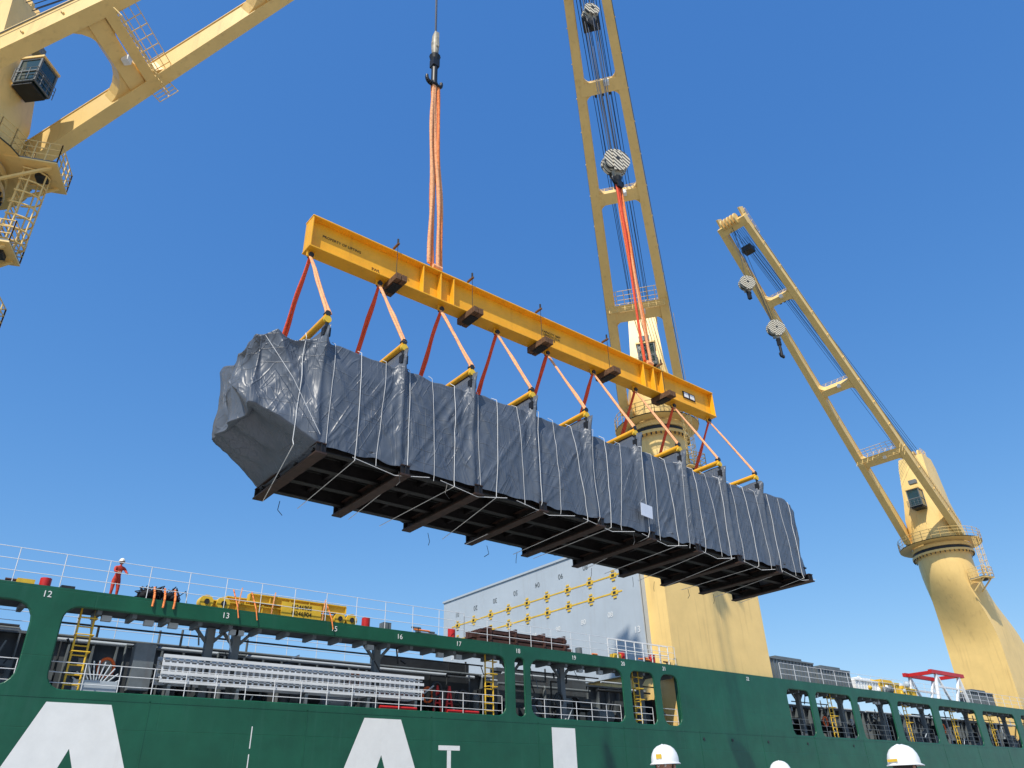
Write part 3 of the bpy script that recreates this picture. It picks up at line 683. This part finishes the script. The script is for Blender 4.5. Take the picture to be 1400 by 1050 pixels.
for x in xs:
    yn,yf,zt,zb=sect(x); pts=[]
    for i in range(n1): pts.append(V((x,yn,zb+(zt-zb)*i/n1)))
    for i in range(n2): pts.append(V((x,yn+(yf-yn)*i/n2,zt)))
    for i in range(n3): pts.append(V((x,yf,zt-(zt-zb)*i/n3)))
    for i in range(n4): pts.append(V((x,yf-(yf-yn)*i/n4,zb)))
    rings.append([bm.verts.new(tarp_disp(p,x,None)) for p in pts])
n=n1+n2+n3+n4
for k in range(nx):
    x=xs[k]
    for i in range(n):
        if x>8.0 and i>=n1+n2+n3: continue
        bm.faces.new((rings[k][i],rings[k][(i+1)%n],rings[k+1][(i+1)%n],rings[k+1][i]))
def cap(ring,x,sg):
    prev=ring; yn,yf,zt,zb=sect(x); cen=V((x,(yn+yf)/2,(zt+zb)/2)); base=[v.co.copy() for v in ring]; K=26
    for s_ in range(1,K):
        f=1-s_/K; new=[]
        for i,c0 in enumerate(base):
            p=cen+(c0-cen)*f; p.x=c0.x*f+cen.x*(1-f)+sg*(.12 if sg<0 else .08)*(1-f*f)
            p.x-=sg*(rdg(noise.noise(V((p.y*.9+p.z*.2,p.z*.22,3*sg))))*.9+rdg(noise.noise(V((p.y*2.0-p.z*.3,p.z*.25,sg))))*.22)*(1-f**4)*(1 if sg<0 else .5)
            new.append(bm.verts.new(p))
        for i in range(len(ring)): bm.faces.new((prev[i],prev[(i+1)%n],new[(i+1)%n],new[i]))
        prev=new
    bm.faces.new(prev)
cap(rings[0],XA,-1); cap(rings[-1],XB,1)
bmesh.ops.recalc_face_normals(bm,faces=bm.faces)
me=bpy.data.meshes.new('tarpaulin'); bm.to_mesh(me); bm.free(); me.materials.append(TARP)
for p in me.polygons: p.use_smooth=True
o=bpy.data.objects.new('tarpaulin',me); sc.collection.objects.link(o); o.parent=cargo
b=B('steel_underframe')
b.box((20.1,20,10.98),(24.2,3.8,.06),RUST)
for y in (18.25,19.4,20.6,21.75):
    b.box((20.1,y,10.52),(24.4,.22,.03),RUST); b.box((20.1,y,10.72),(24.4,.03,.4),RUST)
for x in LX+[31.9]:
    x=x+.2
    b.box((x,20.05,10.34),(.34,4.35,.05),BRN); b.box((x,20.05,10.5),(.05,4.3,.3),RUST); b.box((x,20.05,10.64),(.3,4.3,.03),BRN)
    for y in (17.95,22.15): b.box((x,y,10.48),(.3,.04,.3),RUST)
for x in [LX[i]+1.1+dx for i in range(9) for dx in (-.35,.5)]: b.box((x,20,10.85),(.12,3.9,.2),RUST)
b.make(cargo)
b=B('lashing_ropes')
for i,x in enumerate([7.3+.87*k for k in range(29)]):
    dx=ran(-.12,.12) if i%3 else ran(-.6,.6)
    def sy(f): 
        xx=x+dx*f; z=14.0-3.3*f; s_=sect(xx); return min(tarp_disp(V((xx+e,s_[0],z)),xx+e,None).y for e in (-.06,0,.06))
    ys=[min(sy(max(0,k/10-.05)),sy(k/10),sy(min(1,k/10+.05))) for k in range(11)]
    pts=[V((x,18.3,14.2))]+[V((x+dx*k/10,ys[k]-.014,14.0-3.4*k/10)) for k in range(11)]
    pts.append(V((x+dx,18.0,10.42))); 
    if i%2==0: pts.append(V((x+ran(-.9,.9),22.1,10.28)))
    b.path(pts,.012 if i%2==0 else .008,WROPE,5)
for i in range(8):
    x=9+3*i; b.path([(x,18,10.5),(x+1.4,18.0,10.28),(x+2.6,18.0,10.5)],.010,WROPE,4)
for i in range(12):
    x=8.5+2*i+ran(-.4,.4); y=random.choice((17.95,22.1)); b.path([(x,y,10.4),(x+ran(-.1,.1),y,10.1),(x+ran(-.2,.2),y,9.95)],.012,BLK,4)
b.path([(7.85,17.75,10.8),(6.9,17.8,12.3),(6.1,18.2,13.6)],.009,WROPE)
b.make(cargo)
b=B('shipping_label'); b.box((21.15,17.77,11.35),(.62,.02,.5),PAPER,Matrix.Rotation(.08,3,'Y')); b.make(cargo)
# ------------------------------------------------------------------ people
def person(name,loc,yaw,cloth,h=1.75,pose='stand',lean=0.0):
    root=empty(name,loc); root.rotation_euler=(0,0,yaw); k=h/1.75
    J={}
    pts=[]; rad=[]; ed=[]
    def jt(n,p,r,par=None):
        pts.append(V(p)*k); rad.append(r*k); J[n]=len(pts)-1
        if par is not None: ed.append((J[par],J[n]))
    L=lean
    jt('pelvis',(0,0,.94),.14); jt('waist',(0,.10*L,1.08),.125,'pelvis'); jt('chest',(0,.3*L,1.28),.15,'waist'); jt('upch',(0,.42*L,1.40),.125,'chest'); jt('neck',(0,.5*L+.01,1.48),.055,'upch'); jt('nk2',(0,.53*L+.015,1.54),.052,'neck')
    for s,sx in (('L',-1),('R',1)):
        jt('hip'+s,(sx*.1,0,.88),.105,'pelvis'); jt('knee'+s,(sx*.12,.04,.48),.068,'hip'+s); jt('ank'+s,(sx*.13,0,.09),.045,'knee'+s); jt('toe'+s,(sx*.14,.16,.04),.04,'ank'+s)
        jt('sh'+s,(sx*.19,.42*L,1.40),.068,'upch')
        if pose=='rail': jt('el'+s,(sx*.26,.42*L+.18,1.18),.045,'sh'+s); jt('wr'+s,(sx*.2,.42*L+.38,1.12),.03,'el'+s); 
        else: jt('el'+s,(sx*.25,.42*L-.03,1.12),.045,'sh'+s); jt('wr'+s,(sx*.27,.42*L+.08,.88),.03,'el'+s)
    me=bpy.data.meshes.new('body'); me.from_pydata(pts,ed,[]); o=bpy.data.objects.new('body',me); sc.collection.objects.link(o); o.parent=root
    md=o.modifiers.new('skin','SKIN'); md.use_smooth_shade=True
    for i,r in enumerate(rad): 
        sv=me.skin_vertices[0].data[i]; sv.radius=(r,r*(.8 if i in (0,1,2,3) else 1)); sv.use_root=(i==0)
    o.modifiers.new('sub','SUBSURF').levels=2; o.modifiers['sub'].render_levels=2
    me.materials.append(cloth)
    for s,sx in (('L',-1),('R',1)):
        w=pts[J['wr'+s]]; e=pts[J['el'+s]]; d=(w-e).normalized(); side=V((0,-1,0)).cross(d).normalized() if pose!='rail' else V((1,0,0)); fw=side.cross(d).normalized()
        hp=[w-d*.01,w+d*.05,w+d*.09]; hr=[.026,.034,.034]; he=[(0,1),(1,2)]
        for fi,(off,ln) in enumerate(((-.03,.065),(-.01,.075),(.01,.07),(.03,.055))):
            b0=len(hp); a=w+d*.09+fw*off; hp+= [a,a+d*ln*.5+side*sx*-.012,a+d*ln*.85+side*sx*-.035]; hr+=[.010,.009,.008]; he+=[(2,b0),(b0,b0+1),(b0+1,b0+2)]
        b0=len(hp); a=w+d*.04-fw*.03; hp+=[a,a-fw*.03+d*.03,a-fw*.035+d*.06]; hr+=[.013,.011,.009]; he+=[(1,b0),(b0,b0+1),(b0+1,b0+2)]
        me=bpy.data.meshes.new('hand'); me.from_pydata(hp,he,[]); q=bpy.data.objects.new('hand',me); sc.collection.objects.link(q); q.parent=root
        q.modifiers.new('skin','SKIN').use_smooth_shade=True
        for i,r in enumerate(hr): sv=me.skin_vertices[0].data[i]; sv.radius=(r*k,r*k); sv.use_root=(i==0)
        sm=q.modifiers.new('sub','SUBSURF'); sm.levels=1; sm.render_levels=1; me.materials.append(SKIN)
    hc=V((0,.53*L+.03,1.635))*k
    b=B('head'); nu,nv=28,22; vs=[];fs=[]
    for j in range(nv+1):
        ph=math.pi*j/nv
        for i in range(nu):
            t=2*math.pi*i/nu; x=math.sin(ph)*math.cos(t); y=math.sin(ph)*math.sin(t); z=math.cos(ph)
            p=V((x*.076,y*.095,z*.118))
            if z<-.1: p.x*=1-.25*(-z-.1); p.y*=(1-.1*(-z)) if y>0 else (1-.35*(-z-.1))
            if y>.4: 
                p.y+=.022*math.exp(-(x/.16)**2-((z+.22)/.16)**2)
                p.y-=.008*math.exp(-((abs(x)-.38)/.16)**2-((z-.03)/.12)**2)
                p.y+=.007*math.exp(-(x/.3)**2-((z+.52)/.07)**2)
                p.y+=.008*math.exp(-(x/.25)**2-((z+.8)/.12)**2)
            vs.append(hc+p*k)
    for j in range(nv):
        for i in range(nu): fs.append((j*nu+i,j*nu+(i+1)%nu,(j+1)*nu+(i+1)%nu,(j+1)*nu+i))
    b.add(vs,fs,SKIN,True)
    for sx in (-1,1):
        b.sphere(hc+V((sx*.079,-.005,-.01))*k,.03*k,SKIN,8,6,(.35,.7,1.1)); b.sphere(hc+V((sx*.03,.083,.005))*k,.011*k,WHT,8,6); b.sphere(hc+V((sx*.03,.092,.005))*k,.005*k,BLK,6,4)
    b.sphere(hc+V((0,-.018,.012))*k,.1*k,HAIR,16,10,(.83,.93,1.1)); b.make(root)
    b=B('safety_helmet'); vs=[];fs=[]; nu=32
    rows=[(1.0,0),(1.0,.02),(.98,.05),(.9,.085),(.74,.12),(.5,.145),(.22,.158),(.01,.16)]
    for rr,zz in rows:
        for i in range(nu):
            t=2*math.pi*i/nu; rg=.006*math.exp(-(math.cos(t)/.18)**2) if .1<rr<.95 else 0
            vs.append(hc+V((math.cos(t)*.118*rr,math.sin(t)*.14*rr-.005,zz*.92+.028+rg))*k)
    for j in range(len(rows)-1):
        for i in range(nu): fs.append((j*nu+i,j*nu+(i+1)%nu,(j+1)*nu+(i+1)%nu,(j+1)*nu+i))
    b.add(vs,fs,HELM,True)
    vs=[];fs=[]
    for q in (0,1,2):
        for i in range(nu):
            t=2*math.pi*i/nu; f=max(0,math.sin(t)); e=(0,.014+.045*f**2,.010+.04*f**2)[q]; z=(.030,.022-.006*f,.016-.006*f)[q]
            vs.append(hc+V((math.cos(t)*(.118+e*(.5 if f>0 else 1)),math.sin(t)*(.14+e)-.005,z))*k)
    for j in range(2):
        for i in range(nu): fs.append((j*nu+i,j*nu+(i+1)%nu,(j+1)*nu+(i+1)%nu,(j+1)*nu+i))
    b.add(vs,fs,HELM,True)
    b.box(hc+V((0,.136,.075))*k,(.05*k,.008*k,.035*k),YELD)
    b.box(hc+V((0.0,-.147,.055))*k,(.09*k,.006*k,.02*k),YELD)
    b.path([hc+V((.082,.02,.03))*k,hc+V((.07,.05,-.07))*k,hc+V((0,.07,-.118))*k,hc+V((-.07,.05,-.07))*k,hc+V((-.082,.02,.03))*k],.004,BLK)
    b.make(root)
    return root
G=0.28
person('dock_worker',(5.8,5.0,G),math.radians(110),NVY,1.76)
person('dock_worker',(7.6,5.05,G),math.radians(-60),NVY,1.66)
person('dock_worker',(6.5,3.22,G),math.radians(-100),NVY,1.65)
person('ship_worker',(6.75,33.15,DT),math.radians(190),COV,1.62,'rail',.25)
# ------------------------------------------------------------------ light
w=bpy.data.worlds.new("World"); sc.world=w; w.use_nodes=True; nt=w.node_tree; N=nt.nodes
sk=N.new('ShaderNodeTexSky'); sk.sky_type='NISHITA'; sk.sun_disc=False
EL=math.radians(52); az=math.atan2(-.80,-.48)
sk.sun_elevation=EL; sk.sun_rotation=az%(2*math.pi); sk.air_density=1.0; sk.dust_density=0.5; sk.ozone_density=2.0; sk.altitude=0
sp=N.new('ShaderNodeSeparateColor'); cb=N.new('ShaderNodeCombineColor'); nt.links.new(sk.outputs[0],sp.inputs[0])
for i,(g,s) in enumerate(((1.12,.62),(.78,1.26),(.48,2.72))):      # clear deep-blue atmosphere response
    p=N.new('ShaderNodeMath'); p.operation='POWER'; p.inputs[1].default_value=g; nt.links.new(sp.outputs[i],p.inputs[0])
    q=N.new('ShaderNodeMath'); q.operation='MULTIPLY'; q.inputs[1].default_value=s; nt.links.new(p.outputs[0],q.inputs[0]); nt.links.new(q.outputs[0],cb.inputs[i])
nt.links.new(cb.outputs[0],N['Background'].inputs[0]); N['Background'].inputs[1].default_value=0.14
sd=bpy.data.lights.new('sun','SUN'); sd.energy=5.0; sd.angle=math.radians(.5); sd.color=(1,.94,.83)
so=bpy.data.objects.new('sun',sd); sc.collection.objects.link(so)
dirv=V((math.sin(az)*math.cos(EL),math.cos(az)*math.cos(EL),math.sin(EL)))
so.rotation_euler=dirv.to_track_quat('Z','Y').to_euler(); so.location=(0,0,80)
# ------------------------------------------------------------------ camera
Wf=1035.0
xw=V((1450,-540,-Wf)).normalized(); zw=V((-60,1825,-Wf)); zw=(zw-xw*zw.dot(xw)).normalized(); yw=zw.cross(xw)
R=Matrix((xw,yw,zw))
cam=bpy.data.objects.new("camera",bpy.data.cameras.new("camera"))
cam.data.sensor_width=36; cam.data.lens=Wf/1400*36; cam.data.clip_end=10000
cam.matrix_world=Matrix.Translation((0,0,1.6))@R.to_4x4()
sc.collection.objects.link(cam); sc.camera=cam
sc.view_settings.view_transform='Standard'; sc.view_settings.look='None'; sc.view_settings.exposure=0
